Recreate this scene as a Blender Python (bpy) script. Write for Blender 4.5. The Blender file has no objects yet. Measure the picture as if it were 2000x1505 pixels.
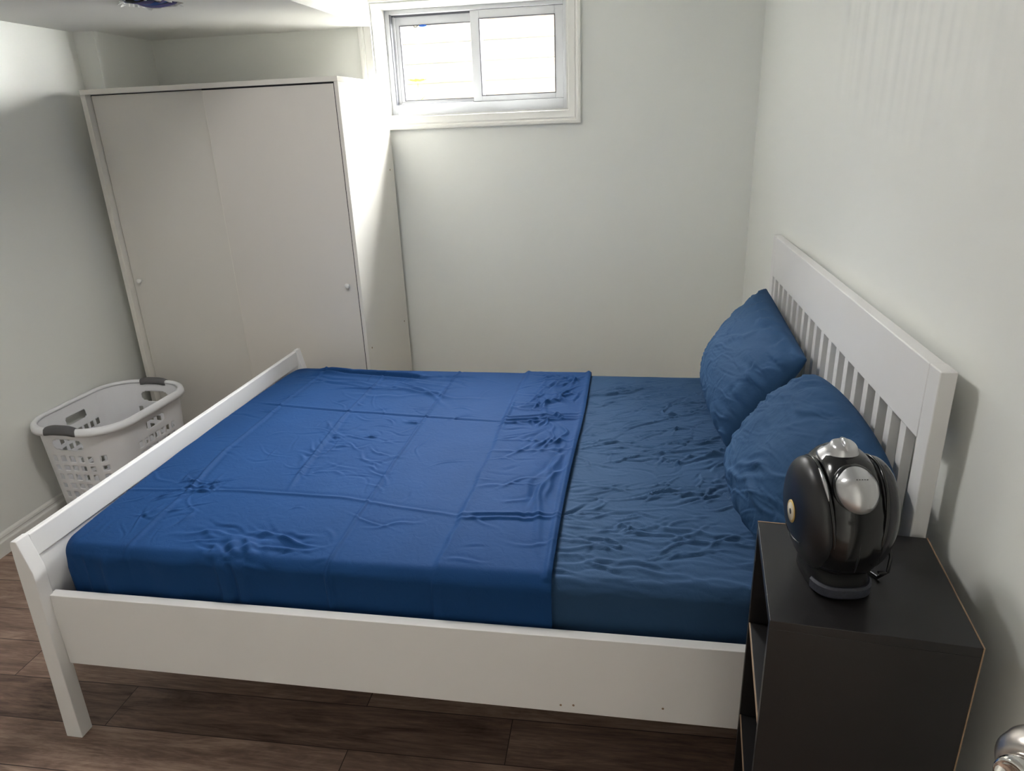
import bpy, bmesh, math, random
import numpy as np
from mathutils import Vector, Matrix, noise
random.seed(4)
rng = np.random.default_rng(7)
SC = bpy.context.scene
COL = SC.collection
R = math.radians

# ------------------------------------------------------------------ camera
# world: right wall x = 0, window wall y = 0, floor z = 0, metres
PITCH, YAW, ROLL = 20.512, -9.156, -2.314
FOC = 1358.196
CAM = Vector((-0.661, -3.802, 1.646))
P, Y_, Ro = R(PITCH), R(YAW), R(ROLL)
fwd = Vector((math.sin(Y_)*math.cos(P), math.cos(Y_)*math.cos(P), -math.sin(P)))
rt = fwd.cross(Vector((0, 0, 1))).normalized()
up = rt.cross(fwd)
r2 = rt*math.cos(Ro) + up*math.sin(Ro)
u2 = -rt*math.sin(Ro) + up*math.cos(Ro)
cd = bpy.data.cameras.new('camera')
cam = bpy.data.objects.new('camera', cd)
COL.objects.link(cam)
cam.matrix_world = Matrix(((r2.x, u2.x, -fwd.x, CAM.x), (r2.y, u2.y, -fwd.y, CAM.y), (r2.z, u2.z, -fwd.z, CAM.z), (0, 0, 0, 1)))
cd.sensor_fit = 'HORIZONTAL'
cd.sensor_width = 36
cd.lens = FOC*36/2000
cd.clip_start = 0.05
SC.camera = cam

# ------------------------------------------------------------------ light
w = bpy.data.worlds.new('sky')
SC.world = w
w.use_nodes = True
nt = w.node_tree
sky = nt.nodes.new('ShaderNodeTexSky')
sky.sky_type = 'NISHITA'
sky.sun_disc = False
sky.sun_elevation = R(55)
nt.links.new(sky.outputs[0], nt.nodes['Background'].inputs[0])
nt.nodes['Background'].inputs[1].default_value = 0.05

def light(name, kind, loc, direction, energy, color=(1, 1, 1), **kw):
    l = bpy.data.lights.new(name, kind)
    l.energy = energy
    l.color = color
    for k, v in kw.items():
        setattr(l, k, v)
    o = bpy.data.objects.new(name, l)
    COL.objects.link(o)
    o.location = loc
    o.rotation_euler = Vector(direction).to_track_quat('-Z', 'Y').to_euler()
    return o
light('sun', 'SUN', (0, -3, 8), (-0.25, 0.5, -0.8), 3.4, (1, .97, .92), angle=R(0.6))
FILL_LAMP_X, FILL_LAMP_Y, FILL_LAMP_GLOW = -1.60, -2.05, 20      # added fill lamp over the bed, unseen, built last
# added area light standing in for open sky above the fence
light('sky_standin_light', 'AREA', (-0.8, 2.35, 3.6), (-0.12, -0.80, -0.59), 1250, (.985, 0.99, 1.0), shape='RECTANGLE', size=4.2, size_y=2.0, spread=R(140))
# added area light in place of bounce from the ground outside
light('ground_bounce_fill', 'AREA', (0.5, 1.0, 1.585), (-0.6, -0.5, 0.62), 220, (1, 0.985, 0.95), shape='RECTANGLE', size=2.4, size_y=1.0, spread=R(100))
# area lights added either side of the window, out of the camera's sight line
light('added_light_east', 'AREA', (0.75, 1.42, 2.15), (-0.80, -0.60, -0.04), 112, (1, 0.99, 0.97), shape='RECTANGLE', size=2.2, size_y=1.1, spread=R(75))
light('added_light_west', 'AREA', (-3.3, 1.15, 2.15), (0.75, -0.66, -0.06), 10, (1, 0.99, 0.98), shape='RECTANGLE', size=1.4, size_y=1.1)
# added fill light in an unseen hallway behind the camera
light('added_hall_light', 'AREA', (0.95, -4.32, 1.15), (-1, 0.30, 0.05), 28, (1, .985, .96), shape='RECTANGLE', size=1.0, size_y=1.8)
SC.view_settings.view_transform = 'Standard'
SC.view_settings.look = 'None'
SC.view_settings.exposure = 1.4
SC.view_settings.gamma = 1.0
SC.view_settings.use_curve_mapping = False

# ------------------------------------------------------------------ materials
def srgb(r, g, b):
    f = lambda c: (c/255/12.92) if c/255 <= .04045 else ((c/255+.055)/1.055)**2.4
    return (f(r), f(g), f(b), 1)

def mat(name, col, rough=.5, metal=0, spec=.5, bump=None, var=None, **kw):
    """col sRGB triple; bump=(scale,strength,distance); var=(scale,amount) gentle colour mottling"""
    m = bpy.data.materials.new(name)
    m.use_nodes = True
    t = m.node_tree
    b = t.nodes['Principled BSDF']
    c = srgb(*col)
    b.inputs['Base Color'].default_value = c
    b.inputs['Roughness'].default_value = rough
    b.inputs['Metallic'].default_value = metal
    b.inputs['Specular IOR Level'].default_value = spec
    for k, v in kw.items():
        b.inputs[k].default_value = v
    tc = t.nodes.new('ShaderNodeTexCoord')
    if var:
        n = t.nodes.new('ShaderNodeTexNoise')
        n.inputs['Scale'].default_value = var[0]
        n.inputs['Detail'].default_value = 5
        t.links.new(tc.outputs['Object'], n.inputs['Vector'])
        mx = t.nodes.new('ShaderNodeMix')
        mx.data_type = 'RGBA'
        a = var[1]
        mx.inputs['A'].default_value = tuple(x*(1-a) for x in c[:3]) + (1,)
        mx.inputs['B'].default_value = tuple(min(1, x*(1+a)) for x in c[:3]) + (1,)
        t.links.new(n.outputs['Fac'], mx.inputs['Factor'])
        t.links.new(mx.outputs['Result'], b.inputs['Base Color'])
    if bump:
        n = t.nodes.new('ShaderNodeTexNoise')
        n.inputs['Scale'].default_value = bump[0]
        n.inputs['Detail'].default_value = 6
        t.links.new(tc.outputs['Object'], n.inputs['Vector'])
        bp = t.nodes.new('ShaderNodeBump')
        bp.inputs['Strength'].default_value = bump[1]
        bp.inputs['Distance'].default_value = bump[2]
        t.links.new(n.outputs['Fac'], bp.inputs['Height'])
        t.links.new(bp.outputs['Normal'], b.inputs['Normal'])
    return m

M = {}
M['wall'] = mat('wall_paint', (237, 238, 233), .55, bump=(180, .08, .002), var=(1.5, .015))
M['ceiling'] = mat('ceiling_paint', (238, 238, 234), .8, bump=(60, .12, .003), var=(3, .02))
M['trim'] = mat('trim_paint', (236, 235, 230), .35, bump=(90, .03, .001))
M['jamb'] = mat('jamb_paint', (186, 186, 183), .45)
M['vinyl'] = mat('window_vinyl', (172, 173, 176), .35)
M['bed'] = mat('bed_white_lacquer', (232, 230, 229), .38, bump=(40, .02, .001), var=(6, .012))
M['wardrobe'] = mat('wardrobe_foil', (226, 222, 214), .42, bump=(300, .03, .0005))
M['door_foil'] = mat('wardrobe_door_foil', (219, 214, 207), .45, bump=(300, .03, .0005))
M['door_foil_left'] = mat('wardrobe_door_foil_left', (220, 216, 209), .45, bump=(300, .03, .0005))  # left door, slightly lighter than the right
M['gap'] = mat('dark_gap', (28, 28, 34), .7)
M['knobwhite'] = mat('white_plastic', (238, 237, 233), .3)
M['basket'] = mat('basket_plastic', (243, 243, 246), .35, **{'Subsurface Weight': .0})
M['grip'] = mat('grey_rubber_grip', (98, 97, 99), .6)
M['black_wood'] = mat('black_brown_laminate', (25, 23, 24), .42, bump=(60, .06, .001), var=(9, .25))
M['raw_edge'] = mat('worn_raw_edge', (150, 124, 100), .7, var=(60, .3))
M['gloss_black'] = mat('gloss_black_plastic', (16, 16, 18), .16)
M['satin_black'] = mat('satin_black_plastic', (26, 26, 29), .36)
M['black_matte'] = mat('matte_black_plastic', (12, 12, 13), .55, spec=.25)
M['silver'] = mat('silver_plastic', (190, 190, 192), .28, .85)
M['chrome'] = mat('chrome', (215, 213, 210), .08, 1)
M['satin_nickel'] = mat('satin_nickel', (190, 184, 180), .3, 1)
M['drip'] = mat('drip_tray_grey', (48, 50, 60), .6, var=(160, .5), bump=(200, .4, .002))
M['gold'] = mat('gold_badge', (206, 176, 112), .35, .4)
M['cream'] = mat('badge_cream', (214, 204, 186), .5)
M['ink'] = mat('dark_ink', (60, 60, 60), .5)
M['smoke'] = mat('smoked_tank', (42, 42, 46), .12)
M['blue_wire'] = mat('blue_cable', (62, 96, 170), .4)
M['teal_wire'] = mat('teal_cable', (40, 84, 92), .4)
M['black_wire'] = mat('black_cable', (24, 24, 34), .5)
M['violet_wire'] = mat('violet_cable', (112, 108, 160), .4)
M['torn'] = mat('torn_plaster', (240, 240, 236), .9)
M['cavity'] = mat('cavity_shade', (60, 60, 68), .9)
M['leaf'] = mat('yellow_leaf', (226, 214, 40), .5, var=(20, .2))
M['stem'] = mat('green_stem', (96, 130, 60), .6)
M['ground'] = mat('pale_gravel', (205, 200, 188), .9, bump=(40, .5, .02), var=(14, .15))
M['gasket'] = mat('grey_gasket', (70, 70, 76), .7)
M['bluetab'] = mat('blue_plastic', (30, 80, 160), .4)

# the headboard wall: an uneven skim coat, vertical trowel ripples towards its top
def skim_wall():
    m = mat('wall_paint_skim', (237, 238, 233), .55)
    t = m.node_tree; N = t.nodes; L = t.links
    tc = N.new('ShaderNodeTexCoord')
    mp = N.new('ShaderNodeMapping'); mp.inputs['Scale'].default_value = (1, 11, .55); mp.inputs['Rotation'].default_value = (R(5), 0, 0)
    L.new(tc.outputs['Object'], mp.inputs['Vector'])
    n = N.new('ShaderNodeTexNoise'); n.inputs['Scale'].default_value = 1; n.inputs['Detail'].default_value = 1.2
    L.new(mp.outputs[0], n.inputs['Vector'])
    sx = N.new('ShaderNodeSeparateXYZ'); L.new(tc.outputs['Object'], sx.inputs[0])
    rz = N.new('ShaderNodeMapRange'); rz.inputs[1].default_value = 1.45; rz.inputs[2].default_value = 2.0; L.new(sx.outputs['Z'], rz.inputs[0])
    ry = N.new('ShaderNodeMapRange'); ry.inputs[1].default_value = -1.15; ry.inputs[2].default_value = -1.9; L.new(sx.outputs['Y'], ry.inputs[0])
    a = N.new('ShaderNodeMath'); a.operation = 'MULTIPLY'; L.new(rz.outputs[0], a.inputs[0]); L.new(ry.outputs[0], a.inputs[1])
    b = N.new('ShaderNodeMath'); b.operation = 'MULTIPLY'; L.new(a.outputs[0], b.inputs[0]); L.new(n.outputs['Fac'], b.inputs[1])
    bp = N.new('ShaderNodeBump'); bp.inputs['Strength'].default_value = 1; bp.inputs['Distance'].default_value = .035
    L.new(b.outputs[0], bp.inputs['Height']); L.new(bp.outputs[0], N['Principled BSDF'].inputs['Normal'])
    return m
M['wall_skim'] = skim_wall()
def floor_mat():
    m = bpy.data.materials.new('laminate_planks')
    m.use_nodes = True
    t = m.node_tree; N = t.nodes; L = t.links
    b = N['Principled BSDF']
    tc = N.new('ShaderNodeTexCoord')
    mp = N.new('ShaderNodeMapping')
    mp.inputs['Location'].default_value = FLOOR_OFF
    L.new(tc.outputs['Object'], mp.inputs['Vector'])
    br = N.new('ShaderNodeTexBrick')
    br.offset = .37
    br.inputs['Scale'].default_value = 1
    br.inputs['Brick Width'].default_value = 1.22
    br.inputs['Row Height'].default_value = .158
    br.inputs['Mortar Size'].default_value = .0016
    br.inputs['Mortar Smooth'].default_value = .3
    br.inputs['Bias'].default_value = 0
    br.inputs['Color1'].default_value = (0, 0, 0, 1)
    br.inputs['Color2'].default_value = (1, 1, 1, 1)
    br.inputs['Mortar'].default_value = (.5, .5, .5, 1)
    L.new(mp.outputs[0], br.inputs['Vector'])
    # grain: long streaks along x, shifted plank by plank
    sep = N.new('ShaderNodeMath'); sep.operation = 'MULTIPLY'; sep.inputs[1].default_value = 7.3
    L.new(br.outputs['Color'], sep.inputs[0])
    cmb = N.new('ShaderNodeCombineXYZ')
    L.new(sep.outputs[0], cmb.inputs['X']); L.new(sep.outputs[0], cmb.inputs['Z'])
    add = N.new('ShaderNodeVectorMath'); add.operation = 'ADD'
    L.new(mp.outputs[0], add.inputs[0]); L.new(cmb.outputs[0], add.inputs[1])
    def streak(sx, sy, det, dist):
        mm = N.new('ShaderNodeMapping'); mm.inputs['Scale'].default_value = (sx, sy, 1)
        L.new(add.outputs[0], mm.inputs['Vector'])
        n = N.new('ShaderNodeTexNoise'); n.inputs['Scale'].default_value = 1
        n.inputs['Detail'].default_value = det; n.inputs['Distortion'].default_value = dist
        n.inputs['Roughness'].default_value = .75
        L.new(mm.outputs[0], n.inputs['Vector'])
        return n
    fine = streak(7, 95, 6, .3)
    broad = streak(2.2, 14, 4, 1.2)
    mix = N.new('ShaderNodeMix'); mix.data_type = 'FLOAT'; mix.inputs[0].default_value = .55
    L.new(fine.outputs['Fac'], mix.inputs[2]); L.new(broad.outputs['Fac'], mix.inputs[3])
    tone = N.new('ShaderNodeMath'); tone.operation = 'MULTIPLY_ADD'
    tone.inputs[1].default_value = .24; tone.inputs[2].default_value = -.12
    L.new(br.outputs['Color'], tone.inputs[0])
    sm = N.new('ShaderNodeMath'); sm.operation = 'ADD'
    L.new(mix.outputs[0], sm.inputs[0]); L.new(tone.outputs[0], sm.inputs[1])
    cr = N.new('ShaderNodeValToRGB')
    e = cr.color_ramp.elements
    e[0].position = .28; e[0].color = srgb(66, 51, 45)
    e[1].position = .74; e[1].color = srgb(190, 165, 147)
    k = e.new(.5); k.color = srgb(132, 108, 96)
    L.new(sm.outputs[0], cr.inputs[0])
    mort = N.new('ShaderNodeMix'); mort.data_type = 'RGBA'
    mort.inputs['B'].default_value = srgb(52, 40, 36)
    L.new(br.outputs['Fac'], mort.inputs['Factor'])
    L.new(cr.outputs[0], mort.inputs['A'])
    L.new(mort.outputs['Result'], b.inputs['Base Color'])
    b.inputs['Roughness'].default_value = .5
    b.inputs['Specular IOR Level'].default_value = .35
    bp = N.new('ShaderNodeBump'); bp.inputs['Strength'].default_value = .15; bp.inputs['Distance'].default_value = .001
    L.new(fine.outputs['Fac'], bp.inputs['Height'])
    L.new(bp.outputs[0], b.inputs['Normal'])
    return m
# plank seam through y = -2.245, end joint at x = -0.95
FLOOR_OFF = (0.95 + 1.22*5, 2.2455 + .158*40, 0)
M['floor'] = floor_mat()

def fabric(name, col):
    m = bpy.data.materials.new(name)
    m.use_nodes = True
    t = m.node_tree; N = t.nodes; L = t.links
    b = N['Principled BSDF']
    tc = N.new('ShaderNodeTexCoord')
    n = N.new('ShaderNodeTexNoise'); n.inputs['Scale'].default_value = 5; n.inputs['Detail'].default_value = 4
    L.new(tc.outputs['Object'], n.inputs['Vector'])
    c = srgb(*col)
    mx = N.new('ShaderNodeMix'); mx.data_type = 'RGBA'
    mx.inputs['A'].default_value = tuple(x*.9 for x in c[:3]) + (1,)
    mx.inputs['B'].default_value = tuple(x*1.1 for x in c[:3]) + (1,)
    L.new(n.outputs['Fac'], mx.inputs['Factor'])
    L.new(mx.outputs['Result'], b.inputs['Base Color'])
    b.inputs['Roughness'].default_value = .75
    b.inputs['Specular IOR Level'].default_value = .08
    b.inputs['Sheen Weight'].default_value = .03
    b.inputs['Sheen Roughness'].default_value = .45
    b.inputs['Sheen Tint'].default_value = srgb(120, 160, 215)
    f = N.new('ShaderNodeTexNoise'); f.inputs['Scale'].default_value = 420; f.inputs['Detail'].default_value = 2
    L.new(tc.outputs['Object'], f.inputs['Vector'])
    g = N.new('ShaderNodeTexNoise'); g.inputs['Scale'].default_value = 38; g.inputs['Detail'].default_value = 5; g.inputs['Distortion'].default_value = 1.2
    L.new(tc.outputs['Object'], g.inputs['Vector'])
    b1 = N.new('ShaderNodeBump'); b1.inputs['Strength'].default_value = .12; b1.inputs['Distance'].default_value = .001
    L.new(f.outputs['Fac'], b1.inputs['Height'])
    b2 = N.new('ShaderNodeBump'); b2.inputs['Strength'].default_value = .22; b2.inputs['Distance'].default_value = .006
    L.new(g.outputs['Fac'], b2.inputs['Height']); L.new(b1.outputs[0], b2.inputs['Normal'])
    L.new(b2.outputs[0], b.inputs['Normal'])
    return m
M['sheet'] = fabric('navy_flat_sheet', (27, 62, 108))
M['fitted'] = fabric('navy_fitted_sheet', (47, 73, 104))
M['pillow'] = fabric('navy_pillowcase', (49, 78, 112))

def glass_mat():
    m = bpy.data.materials.new('clear_glass')
    m.use_nodes = True
    t = m.node_tree
    t.nodes.remove(t.nodes['Principled BSDF'])
    tr = t.nodes.new('ShaderNodeBsdfTransparent'); tr.inputs[0].default_value = (.97, .98, .975, 1)
    gl = t.nodes.new('ShaderNodeBsdfGlossy'); gl.inputs['Roughness'].default_value = .02
    mx = t.nodes.new('ShaderNodeMixShader')
    mx.inputs[0].default_value = .05
    t.links.new(tr.outputs[0], mx.inputs[1]); t.links.new(gl.outputs[0], mx.inputs[2])
    t.links.new(mx.outputs[0], t.nodes['Material Output'].inputs[0])
    return m
M['glass'] = glass_mat()

def siding_mat():
    m = bpy.data.materials.new('weathered_cedar_fence')
    m.use_nodes = True
    t = m.node_tree; N = t.nodes; L = t.links
    b = N['Principled BSDF']; b.inputs['Roughness'].default_value = .85
    tc = N.new('ShaderNodeTexCoord')
    mm = N.new('ShaderNodeMapping'); mm.inputs['Scale'].default_value = (3, 3, 40)
    L.new(tc.outputs['Object'], mm.inputs['Vector'])
    n = N.new('ShaderNodeTexNoise'); n.inputs['Scale'].default_value = 1; n.inputs['Detail'].default_value = 5
    L.new(mm.outputs[0], n.inputs['Vector'])
    cr = N.new('ShaderNodeValToRGB')
    cr.color_ramp.elements[0].color = srgb(104, 95, 82); cr.color_ramp.elements[0].position = .3
    cr.color_ramp.elements[1].color = srgb(140, 130, 114); cr.color_ramp.elements[1].position = .7
    L.new(n.outputs['Fac'], cr.inputs[0]); L.new(cr.outputs[0], b.inputs['Base Color'])
    return m
M['fence'] = siding_mat()

# ------------------------------------------------------------------ helpers
def obj(name, bm, m, parent=None, smooth=False, bevel=0, seg=2):
    me = bpy.data.meshes.new(name)
    bm.normal_update()
    bm.to_mesh(me); bm.free()
    o = bpy.data.objects.new(name, me)
    COL.objects.link(o)
    for mm in (m if isinstance(m, (list, tuple)) else [m]):
        me.materials.append(mm)
    if parent is not None:
        o.parent = parent
    if smooth:
        for p in me.polygons:
            p.use_smooth = True
    if bevel:
        b = o.modifiers.new('bevel', 'BEVEL'); b.width = bevel; b.segments = seg; b.limit_method = 'ANGLE'; b.angle_limit = R(40)
        for p in me.polygons:
            p.use_smooth = True
        wn = o.modifiers.new('wn', 'WEIGHTED_NORMAL'); wn.keep_sharp = True
    return o

def thing(name, label, cat, loc=(0, 0, 0), rz=0, group=None):
    o = bpy.data.objects.new(name, None)
    o.empty_display_size = .05
    COL.objects.link(o)
    o.location = loc; o.rotation_euler = (0, 0, rz)
    return tag(o, label, cat, group)

def tag(o, label, cat, group=None):
    o['label'] = label; o['category'] = cat
    if group:
        o['group'] = group
    return o

def struct(o, label=None):
    o['kind'] = 'structure'
    if label:
        o['label'] = label
    return o

def box(bm, x0, x1, y0, y1, z0, z1):
    v = [bm.verts.new(c) for c in ((x0, y0, z0), (x1, y0, z0), (x1, y1, z0), (x0, y1, z0), (x0, y0, z1), (x1, y0, z1), (x1, y1, z1), (x0, y1, z1))]
    for f in ((0, 3, 2, 1), (4, 5, 6, 7), (0, 1, 5, 4), (1, 2, 6, 5), (2, 3, 7, 6), (3, 0, 4, 7)):
        bm.faces.new([v[i] for i in f])
    return v

def B(*boxes):
    bm = bmesh.new()
    for b in boxes:
        box(bm, *b)
    return bm

def prism(pts, a0, a1, axis='y'):
    """polygon pts in the plane across axis, extruded from a0 to a1"""
    bm = bmesh.new()
    mk = {'y': lambda p, a: (p[0], a, p[1]), 'x': lambda p, a: (a, p[0], p[1]), 'z': lambda p, a: (p[0], p[1], a)}[axis]
    v0 = [bm.verts.new(mk(p, a0)) for p in pts]
    v1 = [bm.verts.new(mk(p, a1)) for p in pts]
    n = len(pts)
    bm.faces.new(v0); bm.faces.new(v1[::-1])
    for i in range(n):
        bm.faces.new((v0[i], v1[i], v1[(i+1) % n], v0[(i+1) % n]))
    bmesh.ops.recalc_face_normals(bm, faces=bm.faces)
    return bm

def tube(bm, pts, r, n=10, closed=False):
    pts = [Vector(p) for p in pts]
    rings = []
    m = len(pts)
    prev = None
    for i, p in enumerate(pts):
        a = pts[(i-1) % m] if (closed or i) else p
        b = pts[(i+1) % m] if (closed or i < m-1) else p
        t = (b-a).normalized()
        if prev is None:
            ref = Vector((0, 0, 1)) if abs(t.z) < .9 else Vector((1, 0, 0))
            u = t.cross(ref).normalized()
        else:
            u = (prev - t*prev.dot(t)).normalized()
        prev = u
        v = t.cross(u)
        rr = r[i] if isinstance(r, (list, tuple)) else r
        rings.append([bm.verts.new(p + u*rr*math.cos(k*2*math.pi/n) + v*rr*math.sin(k*2*math.pi/n)) for k in range(n)])
    for i in range(m if closed else m-1):
        q0, q1 = rings[i], rings[(i+1) % m]
        for k in range(n):
            bm.faces.new((q0[k], q0[(k+1) % n], q1[(k+1) % n], q1[k]))
    if not closed:
        bm.faces.new(rings[0][::-1]); bm.faces.new(rings[-1])
    return bm

def loft(rings, cap=True):
    """list of rings (lists of points, same length)"""
    bm = bmesh.new()
    vs = [[bm.verts.new(p) for p in r] for r in rings]
    n = len(vs[0])
    for a, b in zip(vs, vs[1:]):
        for k in range(n):
            bm.faces.new((a[k], a[(k+1) % n], b[(k+1) % n], b[k]))
    if cap:
        bm.faces.new(vs[0][::-1]); bm.faces.new(vs[-1])
    bmesh.ops.recalc_face_normals(bm, faces=bm.faces)
    return bm

def lathe(prof, n=40):
    """prof = [(radius, height)] about +z"""
    return loft([[(r*math.cos(k*2*math.pi/n), r*math.sin(k*2*math.pi/n), h) for k in range(n)] for r, h in prof])

def xform(bm, mtx):
    bmesh.ops.transform(bm, matrix=mtx, verts=bm.verts)
    return bm

def sell(a, b, z, e=2.5, n=48, cx=0, cy=0):
    out = []
    for k in range(n):
        t = 2*math.pi*k/n
        c, s = math.cos(t), math.sin(t)
        out.append((cx + a*math.copysign(abs(c)**(2/e), c), cy + b*math.copysign(abs(s)**(2/e), s), z))
    return out

def grid_mesh(V, name, m, parent=None, wrap=False):
    """V array (n,m,3)"""
    a, b = V.shape[:2]
    idx = np.arange(a*b).reshape(a, b)
    F = np.stack([idx[:-1, :-1], idx[1:, :-1], idx[1:, 1:], idx[:-1, 1:]], -1).reshape(-1, 4)
    me = bpy.data.meshes.new(name)
    me.from_pydata(V.reshape(-1, 3).tolist(), [], F.tolist())
    me.update()
    o = bpy.data.objects.new(name, me)
    COL.objects.link(o)
    me.materials.append(m)
    if parent is not None:
        o.parent = parent
    for p in me.polygons:
        p.use_smooth = True
    return o

def vnoise(x, y, seed=0, oct=3, rough=.5):
    """smooth value noise on numpy arrays"""
    out = np.zeros_like(x); amp = 1.; tot = 0
    for o in range(oct):
        r_ = np.random.default_rng(seed*31+o)
        tab = r_.random((256, 256))
        xi = np.floor(x).astype(int); yi = np.floor(y).astype(int)
        fx = x-xi; fy = y-yi
        fx = fx*fx*fx*(fx*(fx*6-15)+10); fy = fy*fy*fy*(fy*(fy*6-15)+10)
        g = lambda i, j: tab[i % 256, j % 256]
        v = (g(xi, yi)*(1-fx)+g(xi+1, yi)*fx)*(1-fy)+(g(xi, yi+1)*(1-fx)+g(xi+1, yi+1)*fx)*fy
        out += (v-.5)*2*amp; tot += amp
        amp *= rough; x = x*2.03+11.3; y = y*2.03+5.7
    return out/tot

# ------------------------------------------------------------------ room shell
XL, YN, ZC, ZS = -3.26, -4.75, 2.45, 2.14      # left wall, wall behind the camera, ceiling, bulkhead
SX = -1.93                                    # edge of the lowered ceiling
OX0, OX1, OZ0, OZ1 = -1.924, -.927, 1.708, 2.247   # window opening
WD = .211                                     # reveal depth
struct(obj('floor', B((XL-.2, .2, YN-.2, .3, -.12, 0)), M['floor']), 'dark brown wood laminate floor with planks running across the room')
struct(obj('wall_right', B((0, .16, -3.98, .3, -.12, ZC), (0, .16, YN-.2, -4.72, -.12, ZC), (0, .16, -4.72, -3.98, 2.05, ZC), (0, .16, -4.72, -3.98, -.12, 0)), M['wall_skim']), 'white painted wall behind the headboard')  # doorway cut behind the camera to admit the added hallway light
struct(obj('wall_left', B((XL-.16, XL, YN-.2, .3, -.12, ZC)), M['wall']), 'white painted wall behind the laundry basket')
struct(obj('wall_back', B((XL, OX0, 0, .3, -.12, ZC), (OX1, 0, 0, .3, -.12, ZC), (OX0, OX1, 0, .3, -.12, OZ0), (OX0, OX1, 0, .3, OZ1, ZC)), M['wall']), 'white painted wall with the basement window')
struct(obj('wall_front', B((XL, 0, YN-.16, YN, -.12, ZC)), M['wall']), 'white wall behind the camera')
struct(obj('wall_column', B((XL, -3.15, -.442, 0, 0, ZS)), M['wall']), 'narrow boxed-out corner beside the wardrobe')
struct(obj('ceiling', B((XL-.16, .16, YN-.16, .3, ZC, ZC+.12)), M['ceiling']), 'white main ceiling')

hall = B((.16, 1.3, YN-.35, YN-.2, 0, ZC), (.16, 1.3, -3.35, -3.2, 0, ZC), (1.3, 1.45, YN-.35, -3.2, 0, ZC), (.16, 1.45, YN-.35, -3.2, ZC, ZC+.12))  # added hallway shell around the fill light
struct(obj('wall_added_hallway', hall, M['wall']), 'white walls of the added hallway behind the camera, enclosing its fill light')
struct(obj('floor_added_hallway', B((.2, 1.45, YN-.35, -3.2, -.12, 0)), M['floor']), 'wood floor of the added hallway')

# lowered ceiling with a ragged round hole
hc = Vector((-2.475, -.985)); hr = .105
def bulkhead():
    bm = bmesh.new()
    n = 72
    xe0, xe1 = -1.925, -2.02        # its edge is not quite square to the window wall
    rect = [Vector((XL, YN)), Vector((xe1-.12, YN)), Vector((xe0, 0)), Vector((XL, 0))]
    def hit(d):
        best = 1e9
        for i in range(4):
            a, b = rect[i], rect[(i+1) % 4]
            e = b-a
            den = d.x*e.y-d.y*e.x
            if abs(den) < 1e-9: continue
            q = a-hc
            t = (q.x*e.y-q.y*e.x)/den
            s = (q.x*d.y-q.y*d.x)/den
            if t > 0 and -1e-6 <= s <= 1+1e-6: best = min(best, t)
        return best
    angs = sorted([2*math.pi*k/n for k in range(n)] + [math.atan2((c-hc).y, (c-hc).x) % (2*math.pi) for c in rect])
    inner, outer, lip = [], [], []
    rr = random.Random(3)
    for a in angs:
        d = Vector((math.cos(a), math.sin(a)))
        r = hr*(1+.1*math.sin(3*a+1)+.06*math.sin(7*a)+rr.uniform(-.05, .05))
        q = hc+d*r
        p = hc+d*hit(d)
        inner.append(bm.verts.new((q.x, q.y, ZS))); lip.append(bm.verts.new((q.x, q.y, ZS+.014)))
        outer.append(bm.verts.new((p.x, p.y, ZS)))
    m = len(angs)
    for i in range(m):
        j = (i+1) % m
        bm.faces.new((inner[i], inner[j], outer[j], outer[i]))
        bm.faces.new((inner[j], inner[i], lip[i], lip[j]))
    bmesh.ops.recalc_face_normals(bm, faces=bm.faces)
    # edge face up to the main ceiling
    c = [bm.verts.new(p) for p in ((xe1-.12, YN, ZS), (xe0, 0, ZS), (xe0, 0, ZC), (xe1-.12, YN, ZC))]
    bm.faces.new(c)
    return bm
struct(obj('ceiling_bulkhead', bulkhead(), M['ceiling']), 'lowered white ceiling with a ragged hole over the wardrobe side')

def sweep_rect(x0, x1, z0, z1, prof, y=0):
    """prof = [(outward, height out of the wall)], mitred around the rectangle in the xz plane, facing -y"""
    rings = []
    for (cx, cz, sx, sz) in ((x0, z0, -1, -1), (x1, z0, 1, -1), (x1, z1, 1, 1), (x0, z1, -1, 1)):
        rings.append([(cx+sx*d, y-h, cz+sz*d) for d, h in prof])
    bm = bmesh.new()
    vs = [[bm.verts.new(p) for p in r] for r in rings]
    n = len(prof)
    for i in range(4):
        a, b = vs[i], vs[(i+1) % 4]
        for k in range(n):
            bm.faces.new((a[k], a[(k+1) % n], b[(k+1) % n], b[k]))
    bmesh.ops.recalc_face_normals(bm, faces=bm.faces)
    return bm
casing = [(0, 0), (0, .011), (.006, .014), (.016, .013), (.034, .019), (.039, .015), (.043, .016), (.047, .025), (.056, .027), (.064, .024), (.065, 0)]
struct(obj('trim_1', sweep_rect(OX0, OX1, OZ0, OZ1, casing), M['trim'], bevel=.001), 'white moulded casing around the basement window')

base_prof = [(0, 0), (.016, 0), (.016, .058), (.0145, .062), (.010, .066), (.009, .074), (.0115, .078), (.009, .088), (.004, .094), (0, .096)]
struct(obj('baseboard_left', prism([(XL+a, b) for a, b in base_prof], YN, -.442), M['trim']), 'white moulded baseboard along the left wall')
struct(obj('baseboard_back', prism([(-a, b) for a, b in base_prof], -3.15, 0, 'x'), M['trim']))
struct(obj('baseboard_right', prism([(-a, b) for a, b in base_prof], YN, -.017), M['trim']))

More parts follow.
